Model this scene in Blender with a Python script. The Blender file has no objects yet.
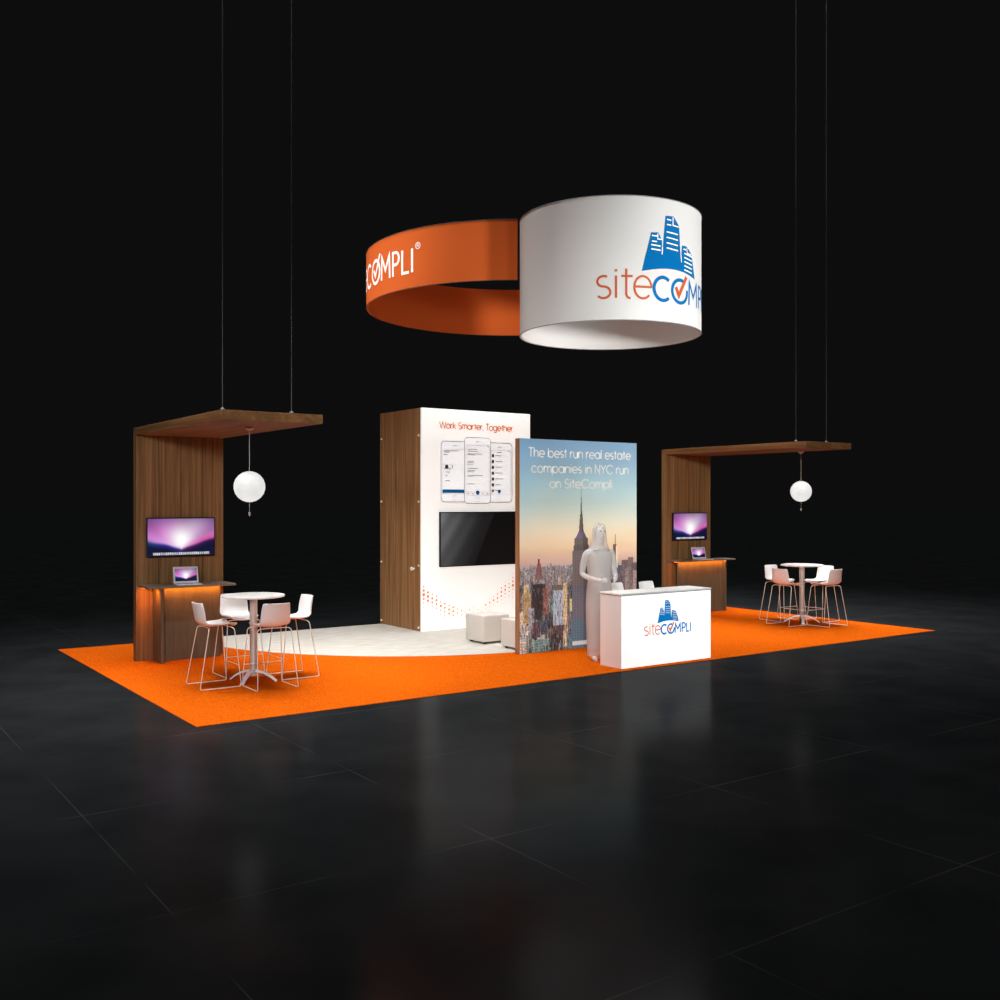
import bpy, bmesh, math, random
import numpy as np
from mathutils import Vector, Matrix
random.seed(7)
PI = math.pi
COL = bpy.context.scene.collection
SC = bpy.context.scene

# ------------------------------------------------------------------ materials
def lin(c):
    return tuple((x/255/12.92) if x/255 <= .04045 else ((x/255+.055)/1.055)**2.4 for x in c)

def mat(name, rgb=(200, 200, 200), rough=.5, metal=0., spec=.5, emit=0., bump=None, coat=0.):
    m = bpy.data.materials.new(name); m.use_nodes = True
    b = m.node_tree.nodes['Principled BSDF']
    b.inputs['Base Color'].default_value = (*lin(rgb), 1)
    b.inputs['Roughness'].default_value = rough
    b.inputs['Metallic'].default_value = metal
    b.inputs['Specular IOR Level'].default_value = spec
    b.inputs['Coat Weight'].default_value = coat
    if emit:
        b.inputs['Emission Color'].default_value = (*lin(rgb), 1)
        b.inputs['Emission Strength'].default_value = emit
    if bump:
        nt = m.node_tree
        tc = nt.nodes.new('ShaderNodeTexCoord'); n = nt.nodes.new('ShaderNodeTexNoise')
        n.inputs['Scale'].default_value = bump[0]; n.inputs['Detail'].default_value = 4
        bp = nt.nodes.new('ShaderNodeBump'); bp.inputs['Strength'].default_value = bump[1]
        bp.inputs['Distance'].default_value = .01
        nt.links.new(tc.outputs['Object'], n.inputs['Vector'])
        nt.links.new(n.outputs['Fac'], bp.inputs['Height'])
        nt.links.new(bp.outputs['Normal'], b.inputs['Normal'])
    return m

def wood(name, stretch, dark, mid, light, rough=.45):
    m = bpy.data.materials.new(name); m.use_nodes = True
    nt = m.node_tree; N = nt.nodes; L = nt.links
    b = N['Principled BSDF']; b.inputs['Roughness'].default_value = rough
    b.inputs['Specular IOR Level'].default_value = .3
    tc = N.new('ShaderNodeTexCoord'); mp = N.new('ShaderNodeMapping')
    mp.inputs['Scale'].default_value = stretch
    L.new(tc.outputs['Object'], mp.inputs['Vector'])
    n1 = N.new('ShaderNodeTexNoise'); n1.inputs['Scale'].default_value = 1.; n1.inputs['Detail'].default_value = 5
    n1.inputs['Distortion'].default_value = .6
    n2 = N.new('ShaderNodeTexNoise'); n2.inputs['Scale'].default_value = 4.; n2.inputs['Detail'].default_value = 3
    L.new(mp.outputs['Vector'], n1.inputs['Vector']); L.new(mp.outputs['Vector'], n2.inputs['Vector'])
    mx = N.new('ShaderNodeMix'); mx.inputs['Factor'].default_value = .35
    L.new(n1.outputs['Fac'], mx.inputs['A']); L.new(n2.outputs['Fac'], mx.inputs['B'])
    cr = N.new('ShaderNodeValToRGB'); e = cr.color_ramp.elements
    e[0].position = .36; e[0].color = (*lin(dark), 1); e[1].position = .64; e[1].color = (*lin(light), 1)
    k = e.new(.5); k.color = (*lin(mid), 1)
    L.new(mx.outputs['Result'], cr.inputs['Fac']); L.new(cr.outputs['Color'], b.inputs['Base Color'])
    return m

def attr_mat(name, rough=.5, emit=0., base=True, spec=.3):
    m = bpy.data.materials.new(name); m.use_nodes = True
    nt = m.node_tree; b = nt.nodes['Principled BSDF']
    a = nt.nodes.new('ShaderNodeAttribute'); a.attribute_name = 'print'
    if base: nt.links.new(a.outputs['Color'], b.inputs['Base Color'])
    else: b.inputs['Base Color'].default_value = (.01, .01, .01, 1)
    b.inputs['Roughness'].default_value = rough
    b.inputs['Specular IOR Level'].default_value = spec
    if emit:
        nt.links.new(a.outputs['Color'], b.inputs['Emission Color'])
        b.inputs['Emission Strength'].default_value = emit
    return m

def floor_mat():
    m = bpy.data.materials.new('dark_polished_tile'); m.use_nodes = True
    nt = m.node_tree; N = nt.nodes; L = nt.links
    N.remove(N['Principled BSDF']); out = N['Material Output']
    tc = N.new('ShaderNodeTexCoord'); sp = N.new('ShaderNodeSeparateXYZ')
    L.new(tc.outputs['Object'], sp.inputs[0])
    def M(op, a, b=None, c=None):
        n = N.new('ShaderNodeMath'); n.operation = op
        for i, v in enumerate((a, b, c)):
            if v is None: continue
            if isinstance(v, (int, float)): n.inputs[i].default_value = v
            else: L.new(v, n.inputs[i])
        return n.outputs[0]
    def joint(src, off, per, w):
        t = M('DIVIDE', M('SUBTRACT', src, off), per)
        f = M('FRACT', t)
        d = M('MULTIPLY', M('MINIMUM', f, M('SUBTRACT', 1., f)), per)
        return M('LESS_THAN', d, w)
    jx = joint(sp.outputs[0], .5, 2.02, .0045); jy = joint(sp.outputs[1], -.22, 1.99, .0055)
    j = M('MAXIMUM', jx, jy)
    n = N.new('ShaderNodeTexNoise'); n.inputs['Scale'].default_value = 1.4; n.inputs['Detail'].default_value = 6
    L.new(tc.outputs['Object'], n.inputs['Vector'])
    jn = N.new('ShaderNodeTexNoise'); jn.inputs['Scale'].default_value = .9
    L.new(tc.outputs['Object'], jn.inputs['Vector'])
    js = N.new('ShaderNodeMapRange'); js.inputs[1].default_value = .42; js.inputs[2].default_value = .62
    L.new(jn.outputs['Fac'], js.inputs[0])
    cr = N.new('ShaderNodeValToRGB'); e = cr.color_ramp.elements
    e[0].position = .35; e[0].color = (.0125, .0135, .0142, 1); e[1].position = .65; e[1].color = (.0185, .0195, .0205, 1)
    L.new(n.outputs['Fac'], cr.inputs['Fac'])
    mx = N.new('ShaderNodeMix'); mx.data_type = 'RGBA'
    L.new(M('MULTIPLY', j, js.outputs[0]), mx.inputs['Factor'])
    L.new(cr.outputs['Color'], mx.inputs['A']); mx.inputs['B'].default_value = (.056, .056, .056, 1)
    d = N.new('ShaderNodeBsdfDiffuse'); L.new(mx.outputs['Result'], d.inputs['Color'])
    g = N.new('ShaderNodeBsdfGlossy'); g.inputs['Roughness'].default_value = .17
    g.inputs['Color'].default_value = (1, 1, 1, 1)
    ms = N.new('ShaderNodeMixShader'); ms.inputs[0].default_value = .031
    L.new(d.outputs[0], ms.inputs[1]); L.new(g.outputs[0], ms.inputs[2]); L.new(ms.outputs[0], out.inputs['Surface'])
    return m

def speckle(name, c0, c1, scale, rough=.9, bump=.6, stretch=(1, 1, 1), lo=.3, hi=.7, rnd=None):
    m = bpy.data.materials.new(name); m.use_nodes = True
    nt = m.node_tree; N = nt.nodes; L = nt.links; b = N['Principled BSDF']
    b.inputs['Roughness'].default_value = rough; b.inputs['Specular IOR Level'].default_value = .0
    tc = N.new('ShaderNodeTexCoord'); mp = N.new('ShaderNodeMapping'); mp.inputs['Scale'].default_value = stretch
    L.new(tc.outputs['Object'], mp.inputs['Vector'])
    n = N.new('ShaderNodeTexNoise'); n.inputs['Scale'].default_value = scale; n.inputs['Detail'].default_value = 3
    L.new(mp.outputs['Vector'], n.inputs['Vector'])
    cr = N.new('ShaderNodeValToRGB'); e = cr.color_ramp.elements
    e[0].position = lo; e[0].color = (*lin(c0), 1); e[1].position = hi; e[1].color = (*lin(c1), 1)
    L.new(n.outputs['Fac'], cr.inputs['Fac']); L.new(cr.outputs['Color'], b.inputs['Base Color'])
    bp = N.new('ShaderNodeBump'); bp.inputs['Strength'].default_value = bump; bp.inputs['Distance'].default_value = .005
    L.new(n.outputs['Fac'], bp.inputs['Height']); L.new(bp.outputs['Normal'], b.inputs['Normal'])
    return m

def ghost_mat():
    m = bpy.data.materials.new('translucent_white'); m.use_nodes = True
    nt = m.node_tree; N = nt.nodes; L = nt.links; b = N['Principled BSDF']
    b.inputs['Base Color'].default_value = (*lin((246, 244, 242)), 1); b.inputs['Roughness'].default_value = .9
    b.inputs['Specular IOR Level'].default_value = .05
    b.inputs['Alpha'].default_value = .5
    return m

M = {}
M['walnut'] = wood('walnut_vertical', (24, 24, .5), (108, 76, 44), (134, 97, 60), (156, 116, 76))
M['walnut_t'] = wood('walnut_tower', (20, 20, .5), (128, 88, 54), (158, 112, 72), (184, 136, 94))
M['walnut_h'] = wood('walnut_canopy', (9, .5, 14), (108, 72, 42), (132, 90, 54), (152, 108, 68))
M['taupe'] = wood('taupe_laminate', (10, 10, 1.2), (92, 84, 66), (101, 92, 73), (110, 100, 80), .4)
M['grey_top'] = mat('grey_laminate', (118, 104, 92), .35, bump=(60, .05))
M['seam'] = mat('dark_seam', (40, 24, 16), .8)
M['white'] = mat('white_laminate', (250, 247, 243), .4, spec=.3, bump=(90, .02))
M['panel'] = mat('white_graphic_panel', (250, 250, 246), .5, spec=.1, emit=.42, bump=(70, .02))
M['light_panel'] = mat('backlit_white_acrylic', (255, 255, 255), .3, emit=.75, bump=(50, .01))
M['shell'] = mat('white_plastic_shell', (247, 245, 243), .35, bump=(120, .03))
M['wire'] = mat('satin_steel_wire', (238, 230, 218), .45, metal=.05, bump=(200, .03))
M['alu'] = mat('brushed_aluminium', (204, 194, 184), .45, metal=.2, bump=(160, .05))
M['base'] = mat('white_coated_metal', (252, 252, 252), .3, bump=(80, .02))
M['black'] = mat('black_plastic', (10, 10, 11), .35, bump=(80, .03))
M['silver'] = mat('silver_laptop', (230, 226, 226), .35, metal=.1, bump=(150, .03))
M['keys'] = mat('pale_keyboard', (170, 170, 174), .6, bump=(100, .05))
M['carpet'] = speckle('orange_carpet', (182, 74, 10), (222, 101, 16), 55, lo=.35, hi=.65)
M['inlay'] = speckle('pale_plank_floor', (188, 182, 172), (216, 210, 200), 3, rough=.45, bump=.1, stretch=(1, 12, 1), lo=.35, hi=.65)
M['floor'] = floor_mat()
M['orange_fab'] = mat('orange_fabric', (226, 104, 44), .85, spec=.1, bump=(300, .05))
M['white_fab'] = mat('white_fabric', (236, 234, 230), .85, spec=.1, bump=(300, .05))
M['hem'] = mat('dark_hem', (84, 60, 48), .8)
M['ink_orange'] = mat('orange_ink', (206, 92, 44), .7)
M['ink_orange2'] = mat('bright_orange_ink', (230, 138, 96), .8, spec=.1, emit=.2)
M['ink_blue'] = mat('blue_ink', (6, 112, 180), .9, spec=.05)
M['ink_white'] = mat('white_ink', (250, 248, 240), .7, emit=.25)
M['ink_grey'] = mat('grey_ink', (150, 152, 156), .7)
M['ink_dark'] = mat('charcoal_ink', (62, 64, 70), .7)
M['paper'] = mat('screen_white_ink', (246, 250, 252), .6, emit=.45)
M['ink_pale'] = mat('pale_line_ink', (150, 200, 226), .7)
M['dots'] = mat('coral_dot_ink', (232, 146, 122), .8, spec=.1, emit=.3)
M['ottoman'] = mat('white_vinyl', (232, 224, 216), .55, bump=(140, .05))
M['cable'] = mat('steel_cable', (58, 58, 58), .5, bump=(200, .05))
M['cord'] = mat('pale_cord', (190, 184, 176), .5, bump=(200, .05))
M['city'] = attr_mat('printed_skyline', .55, .46)
M['screen'] = attr_mat('glowing_screen', .25, 1.0, base=False)
M['screen_glare'] = attr_mat('painted_glare_screen', .2, 1.0, base=False, spec=.3)  # emission colour carries the painted glare
M['ghost'] = ghost_mat()
M['led'] = mat('orange_led_strip', (255, 96, 10), .5, emit=3.0)
def globe_mat():
    m = mat('frosted_glass_globe', (236, 236, 232), .5)
    nt = m.node_tree; N = nt.nodes; L = nt.links; b = N['Principled BSDF']
    tc = N.new('ShaderNodeTexCoord'); n = N.new('ShaderNodeTexNoise'); n.inputs['Scale'].default_value = 9
    L.new(tc.outputs['Object'], n.inputs['Vector'])
    mr = N.new('ShaderNodeMapRange'); mr.inputs[1].default_value = .3; mr.inputs[2].default_value = .7
    mr.inputs[3].default_value = .72; mr.inputs[4].default_value = .84
    L.new(n.outputs['Fac'], mr.inputs[0]); L.new(mr.outputs[0], b.inputs['Emission Strength'])
    b.inputs['Emission Color'].default_value = (1, .99, .96, 1)
    b.inputs['Base Color'].default_value = (.06, .06, .06, 1)
    b.inputs['Specular IOR Level'].default_value = .1
    return m
M['globe'] = globe_mat()

# ------------------------------------------------------------------ object helpers
def tag(o, label=None, cat=None, group=None, kind=None):
    if label: o['label'] = label
    if cat: o['category'] = cat
    if group: o['group'] = group
    if kind: o['kind'] = kind
    return o

def empty(name, loc, rz=0, **kw):
    o = bpy.data.objects.new(name, None); COL.objects.link(o)
    o.empty_display_size = .1
    o.location = loc; o.rotation_euler = (0, 0, rz)
    return tag(o, **kw)

def obj(name, bm, m, parent=None, loc=None, smooth=None, **kw):
    me = bpy.data.meshes.new(name)
    if isinstance(bm, bmesh.types.BMesh):
        bmesh.ops.recalc_face_normals(bm, faces=bm.faces)
        if smooth is not None:
            for f in bm.faces: f.smooth = True
            for e in bm.edges:
                if len(e.link_faces) == 2 and e.calc_face_angle(0) > smooth: e.smooth = False
        bm.to_mesh(me); bm.free()
    else:
        me = bm
    ms = m if isinstance(m, (list, tuple)) else [m]
    for x in ms: me.materials.append(x)
    o = bpy.data.objects.new(name, me); COL.objects.link(o)
    if parent: o.parent = parent
    if loc: o.location = loc
    return tag(o, **kw)

def copy_tree(o, parent=None):
    c = o.copy(); COL.objects.link(c); c.parent = parent
    for ch in list(o.children): copy_tree(ch, c)
    return c

def box(bm, x0, x1, y0, y1, z0, z1, bev=0., seg=2, mi=0):
    r = bmesh.ops.create_cube(bm, size=1, matrix=Matrix.Translation(((x0+x1)/2, (y0+y1)/2, (z0+z1)/2)) @ Matrix.Diagonal((x1-x0, y1-y0, z1-z0, 1)))
    vs = r['verts']; fs = list({f for v in vs for f in v.link_faces})
    for f in fs: f.material_index = mi
    if bev:
        es = list({e for v in vs for e in v.link_edges})
        bmesh.ops.bevel(bm, geom=es, offset=bev, segments=seg, affect='EDGES', profile=.5)
    return bm

def mb(): return bmesh.new()

def rbox(*a, **k):
    return box(mb(), *a, **k)

def tube(bm, pts, r, n=10, closed=False, mi=0):
    pts = [Vector(p) for p in pts]; N = len(pts)
    rs = r if isinstance(r, (list, tuple)) else [r]*N
    rings = []; up = None
    for i, p in enumerate(pts):
        a = pts[i-1] if (i > 0 or closed) else p
        b = pts[(i+1) % N] if (i < N-1 or closed) else p
        t = (b-a).normalized()
        if up is None:
            up = Vector((0, 0, 1)) if abs(t.z) < .9 else Vector((1, 0, 0))
        u = (up - t*up.dot(t)).normalized(); up = u; w = t.cross(u)
        rings.append([bm.verts.new(p + (u*math.cos(2*PI*k/n) + w*math.sin(2*PI*k/n))*rs[i]) for k in range(n)])
    m = N if closed else N-1
    for i in range(m):
        A = rings[i]; B = rings[(i+1) % N]
        for k in range(n):
            f = bm.faces.new((A[k], A[(k+1) % n], B[(k+1) % n], B[k])); f.material_index = mi
    if not closed:
        bm.faces.new(rings[0][::-1]).material_index = mi; bm.faces.new(rings[-1]).material_index = mi
    return bm

def fillet(pts, r, n=6):
    pts = [Vector(p) for p in pts]; out = [pts[0]]
    for i in range(1, len(pts)-1):
        a, b, c = pts[i-1], pts[i], pts[i+1]
        u = (a-b); v = (c-b); k = min(r, u.length*.45, v.length*.45)
        p = b+u.normalized()*k; q = b+v.normalized()*k
        for j in range(n+1):
            t = j/n; out.append(p*(1-t)**2 + b*2*t*(1-t) + q*t*t)
    out.append(pts[-1]); return out

def lathe(bm, prof, n=48, mi=0, cx=0, cy=0):
    rings = []
    for (r, z) in prof:
        if r < 1e-5: rings.append([bm.verts.new((cx, cy, z))])
        else: rings.append([bm.verts.new((cx+r*math.cos(2*PI*k/n), cy+r*math.sin(2*PI*k/n), z)) for k in range(n)])
    for A, B in zip(rings[:-1], rings[1:]):
        for k in range(n):
            q = [A[k % len(A)], A[(k+1) % len(A)], B[(k+1) % len(B)], B[k % len(B)]]
            v = []
            for x in q:
                if x not in v: v.append(x)
            if len(v) >= 3: bm.faces.new(v).material_index = mi
    return bm

# ------------------------------------------------------------------ stroke lettering
def arc(cx, cy, rx, ry, a0, a1, n=None):
    n = n or max(4, int(abs(a1-a0)/12))
    return [(cx+rx*math.cos(math.radians(a0+(a1-a0)*i/n)), cy+ry*math.sin(math.radians(a0+(a1-a0)*i/n))) for i in range(n+1)]

X = .52  # x-height, cap height .74
def glyph(c):
    o = .26
    G = {
    'o': ([arc(.27, .26, .26, .26, 0, 360)], .54), 'O': ([arc(.38, .37, .37, .37, 0, 360)], .76),
    'c': ([arc(.27, .26, .26, .26, 45, 315)], .48), 'C': ([arc(.38, .37, .37, .37, 42, 318)], .68),
    'e': ([[(.01, .26), (.52, .26)] + arc(.27, .26, .26, .26, 0, 315)], .54),
    'a': ([arc(.27, .26, .26, .26, 0, 360), [(.53, 0), (.53, X)]], .56),
    'd': ([arc(.27, .26, .26, .26, 0, 360), [(.53, 0), (.53, .76)]], .56),
    'b': ([arc(.28, .26, .26, .26, 0, 360), [(.02, 0), (.02, .76)]], .55),
    'p': ([arc(.28, .26, .26, .26, 0, 360), [(.02, -.22), (.02, X)]], .55),
    'g': ([arc(.27, .26, .26, .26, 0, 360), [(.53, X), (.53, -.02)] + arc(.28, -.02, .25, .2, 0, -150)], .56),
    'n': ([[(.02, 0), (.02, X)], arc(.22, .32, .2, .2, 180, 0) + [(.42, 0)]], .46),
    'h': ([[(.02, 0), (.02, .76)], arc(.22, .32, .2, .2, 180, 0) + [(.42, 0)]], .46),
    'm': ([[(.02, 0), (.02, X)], arc(.19, .35, .17, .17, 180, 0) + [(.36, 0)], arc(.53, .35, .17, .17, 180, 0) + [(.7, 0)]], .74),
    'r': ([[(.02, 0), (.02, X)], arc(.2, .32, .18, .2, 180, 75)], .26),
    'u': ([[(.02, X), (.02, .2)] + arc(.22, .2, .2, .2, 180, 360) + [(.42, X)], [(.42, X), (.42, 0)]], .46),
    'l': ([[(.03, 0), (.03, .76)]], .08), 'i': ([[(.03, 0), (.03, X)], [(.03, .66), (.03, .73)]], .08),
    't': ([[(.12, 0), (.12, .7)], [(0, X), (.24, X)]], .26),
    's': ([arc(.16, .385, .14, .135, 50, 270, 14) + arc(.16, .135, .15, .125, 90, -140, 14)], .34),
    'S': ([arc(.23, .545, .19, .19, 45, 270, 16) + arc(.23, .18, .21, .178, 90, -140, 16)], .46),
    'k': ([[(.02, 0), (.02, .76)], [(.02, .2), (.36, X)], [(.13, .3), (.4, 0)]], .42),
    'W': ([[(0, .74), (.24, 0), (.46, .74), (.68, 0), (.92, .74)]], .9),
    'T': ([[(0, .74), (.46, .74)], [(.23, .74), (.23, 0)]], .44),
    'N': ([[(.03, 0), (.03, .74), (.5, 0), (.5, .74)]], .55), 'Y': ([[(0, .74), (.25, .33), (.5, .74)], [(.25, .33), (.25, 0)]], .5),
    'M': ([[(.03, 0), (.03, .74), (.33, .2), (.63, .74), (.63, 0)]], .68),
    'P': ([[(.03, 0), (.03, .74), (.24, .74)] + arc(.24, .55, .19, .19, 90, -90) + [(.03, .36)]], .45),
    'L': ([[(.03, .74), (.03, 0), (.38, 0)]], .4), 'I': ([[(.03, 0), (.03, .74)]], .08),
    'R': ([[(.03, 0), (.03, .74), (.24, .74)] + arc(.24, .55, .19, .19, 90, -90) + [(.03, .36)], [(.2, .36), (.42, 0)]], .45),
    '.': ([[(.03, -.0), (.03, .07)]], .08), ',': ([[(.05, .07), (.01, -.1)]], .1), ' ': ([], .2),
    }
    return G[c]

def ribbon(polys, pts, w, step=None):
    """stroke -> list of quads in (u,v)"""
    P = [Vector((a, b)) for a, b in pts]
    P = [P[0]] + [q for q0, q in zip(P[:-1], P[1:]) if (q-q0).length > 1e-5]
    if step:
        Q = [P[0]]
        for a, b in zip(P[:-1], P[1:]):
            k = max(1, int((b-a).length/step))
            Q += [a.lerp(b, j/k) for j in range(1, k+1)]
        P = Q
    closed = (P[0]-P[-1]).length < 1e-6
    L = []; R = []
    n = len(P)
    for i in range(n):
        a = P[i-1] if i > 0 else (P[-2] if closed else None)
        b = P[i+1] if i < n-1 else (P[1] if closed else None)
        d1 = (P[i]-a).normalized() if a is not None else None
        d2 = (b-P[i]).normalized() if b is not None else None
        if d1 is None: d1 = d2
        if d2 is None: d2 = d1
        t = (d1+d2)
        t = t.normalized() if t.length > 1e-4 else d2
        nrm = Vector((-t.y, t.x)); c = max(.35, nrm.dot(Vector((-d2.y, d2.x))))
        L.append(P[i]+nrm*w/2/c); R.append(P[i]-nrm*w/2/c)
    for i in range(n-1):
        polys.append([L[i], L[i+1], R[i+1], R[i]])

def text_width(s, sp): return sum(glyph(c)[1]+sp for c in s)-sp

def text(s, size, w, x=0, y=0, sp=.09, align='L', step=None, fit=None):
    k = size
    W = text_width(s, sp)*k
    kx = k if fit is None else fit/text_width(s, sp)
    if fit: W = fit
    ox = x-(W/2 if align == 'C' else 0); polys = []
    for c in s:
        st, adv = glyph(c)
        for q in st: ribbon(polys, [(ox+a*kx, y+b*k) for a, b in q], w, step)
        ox += (adv+sp)*kx
    return polys

def decal(name, polys, fn, m, parent, off=0., **kw):
    bm = mb()
    for p in polys:
        vs = [bm.verts.new(fn(u, v, off)) for u, v in p]
        try: bm.faces.new(vs)
        except ValueError: pass
    return obj(name, bm, m, parent, **kw)

def front(x0, y, z0):          # a vertical sheet facing -Y; local (u right, v up)
    return lambda u, v, off: (x0+u, y-off, z0+v)

def cyl(cx, cy, r, s0, z0):    # wraps around the outside, u = arc length (counter-clockwise)
    def f(u, v, off):
        a = (s0+u)/r; return (cx+(r+off)*math.cos(a), cy+(r+off)*math.sin(a), z0+v)
    return f

def logo(h, fn, parent, off, full=True, mats=None, wk=1.):
    """building emblem over thin lower-case / medium capital wordmark, cap height h"""
    st = .12*h
    mo, mbl = mats or (M['ink_orange'], M['ink_blue'])
    w1, w2 = .10*h*wk, .15*h*wk
    p = []
    def S(pts, w, dst): ribbon(dst, [(a*h, b*h) for a, b in pts], w, st)
    S(arc(.33, .745, .27, .225, 55, 270, 14) + arc(.33, .27, .29, .25, 90, -145, 14), w1, p)
    S([(.86, .02), (.86, .98)], w1, p); S([(.86, 1.15), (.86, 1.25)], w1*1.2, p)
    S([(1.30, 1.28), (1.30, .2)] + arc(1.46, .2, .16, .18, 180, 280), w1, p); S([(1.08, .96), (1.58, .96)], w1, p)
    S([(1.66, .52), (2.42, .52)] + arc(2.04, .5, .39, .48, 5, 318, 28), w1, p)
    decal('lower_case_lettering', p, fn, mo, parent, off)
    p = []
    S(arc(3.02, .5, .46, .5, 48, 312, 24), w2, p)
    S(arc(4.02, .5, .5, .5, 52, 372, 34), w2, p)
    S([(4.68, 0), (4.72, 1.0), (5.08, .38), (5.44, 1.0), (5.48, 0)], w2*.8, p)
    S([(5.76, 0), (5.76, 1.0), (6.02, 1.0)] + arc(6.02, .74, .24, .26, 90, -90, 12) + [(5.76, .48)], w2*.8, p)
    S([(6.46, 1.0), (6.46, .03), (6.86, .03)], w2*.8, p); S([(7.06, 0), (7.06, 1.0)], w2*.8, p)
    decal('capital_lettering', p, fn, mbl, parent, off)
    p = []
    S([(3.74, .66), (3.92, .3), (4.46, 1.2)], w2*1.15, p)
    decal('check_mark', p, fn, mo, parent, off*2)
    # emblem: column strips between bottom arc and skyline outline
    def bottom(x): t = (x-1.98)/(5.25-1.98); return 1.2+.02*t+.2*math.sin(PI*t)
    def top(x):
        pts = [(1.98, 1.2), (2.42, 2.89), (2.77, 2.92), (2.94, 2.63), (2.955, 2.6), (2.96, 2.25), (3.0, 2.25), (3.02, 2.5), (3.14, 3.68), (3.6, 3.72),
               (3.95, 3.35), (4.03, 2.2), (4.05, 1.98), (4.09, 1.98), (4.15, 2.54), (4.5, 2.55), (4.9, 2.29), (5.25, 1.22)]
        for (a, b), (c, d) in zip(pts[:-1], pts[1:]):
            if a <= x <= c: return b+(d-b)*(x-a)/max(1e-6, c-a)
        return 1.2
    xs = sorted(set([1.98+(5.25-1.98)*i/60 for i in range(61)] + [2.42, 2.77, 2.94, 2.955, 2.96, 3.0, 3.02, 3.14, 3.6, 3.95, 4.03, 4.05, 4.09, 4.15, 4.5, 4.9]))
    p = []
    for a, b in zip(xs[:-1], xs[1:]):
        ya, yb = top(a), top(b)
        p.append([(a*h, bottom(a)*h), (b*h, bottom(b)*h), (b*h, max(yb, bottom(b)+1e-4)*h), (a*h, max(ya, bottom(a)+1e-4)*h)])
    em = decal('building_emblem', p, fn, mbl, parent, off)
    p = []
    for z in (2.76, 2.52): S([(2.45, z), (2.7, z-.01)], .06*h, p)
    for z in (2.36, 2.18): S([(2.42, z), (2.88, z-.03)], .06*h, p)
    S([(2.74, 2.86), (2.74, 2.63), (2.93, 2.63)], .05*h, p)
    for z in (3.54, 3.32): S([(3.22, z), (3.46, z-.01)], .06*h, p)
    for z in (3.0, 2.76, 2.52, 2.3): S([(3.2, z), (3.86, z-.04)], .06*h, p)
    S([(3.56, 3.68), (3.56, 3.32), (3.92, 3.3)], .05*h, p)
    for z in (2.4,): S([(4.24, z), (4.44, z-.01)], .06*h, p)
    for z in (2.22, 2.04, 1.86, 1.68, 1.5): S([(4.3, z), (4.92, z-.06)], .055*h, p)
    S([(4.5, 2.5), (4.52, 2.26), (4.86, 2.24)], .05*h, p)
    S([(2.98, 2.3), (2.96, 1.98)], .05*h, p); S([(4.07, 2.1), (4.1, 1.78)], .05*h, p)
    decal('emblem_line', p, fn, M['ink_white'], em, off*2)

# ------------------------------------------------------------------ colour grids (printed pictures / screens)
def picture(name, img, w, h, m, parent, y=0., x0=0., z0=0., **kw):
    """img: (rows, cols, 3) sRGB 0..1, row 0 on top; a flat sheet facing -Y"""
    H_, W_ = img.shape[:2]
    c = np.where(img <= .04045, img/12.92, ((img+.055)/1.055)**2.4)
    xs = np.linspace(0, w, W_)+x0; zs = np.linspace(h, 0, H_)+z0
    gx, gz = np.meshgrid(xs, zs)
    co = np.stack([gx, np.full_like(gx, y), gz], -1).reshape(-1, 3)
    idx = np.arange(H_*W_).reshape(H_, W_)
    f = np.stack([idx[:-1, :-1], idx[1:, :-1], idx[1:, 1:], idx[:-1, 1:]], -1).reshape(-1, 4)
    me = bpy.data.meshes.new(name)
    me.vertices.add(len(co)); me.vertices.foreach_set('co', co.ravel().astype(np.float32))
    me.loops.add(f.size); me.loops.foreach_set('vertex_index', f.ravel().astype(np.int32))
    me.polygons.add(len(f)); me.polygons.foreach_set('loop_start', np.arange(0, f.size, 4, dtype=np.int32))
    me.update(calc_edges=True)
    a = me.color_attributes.new('print', 'FLOAT_COLOR', 'POINT')
    rgba = np.concatenate([c.reshape(-1, 3), np.ones((len(co), 1))], 1)
    a.data.foreach_set('color', rgba.ravel().astype(np.float32))
    return obj(name, me, m, parent, **kw)

def ramp(t, stops):
    t = np.asarray(t, float); ps = [s[0] for s in stops]
    return np.stack([np.interp(t, ps, [s[1][k]/255 for s in stops]) for k in range(3)], -1)

def smooth_noise(rs, H_, W_, gy, gx):
    g = rs.rand(gy+2, gx+2); y = np.linspace(0, gy, H_); x = np.linspace(0, gx, W_)
    yi = y.astype(int); xi = x.astype(int); fy = (y-yi)[:, None]; fx = (x-xi)[None]
    fy = fy*fy*(3-2*fy); fx = fx*fx*(3-2*fx)
    A = g[yi][:, xi]; B = g[yi][:, xi+1]; C = g[yi+1][:, xi]; D = g[yi+1][:, xi+1]
    return (A*(1-fx)+B*fx)*(1-fy)+(C*(1-fx)+D*fx)*fy

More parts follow.
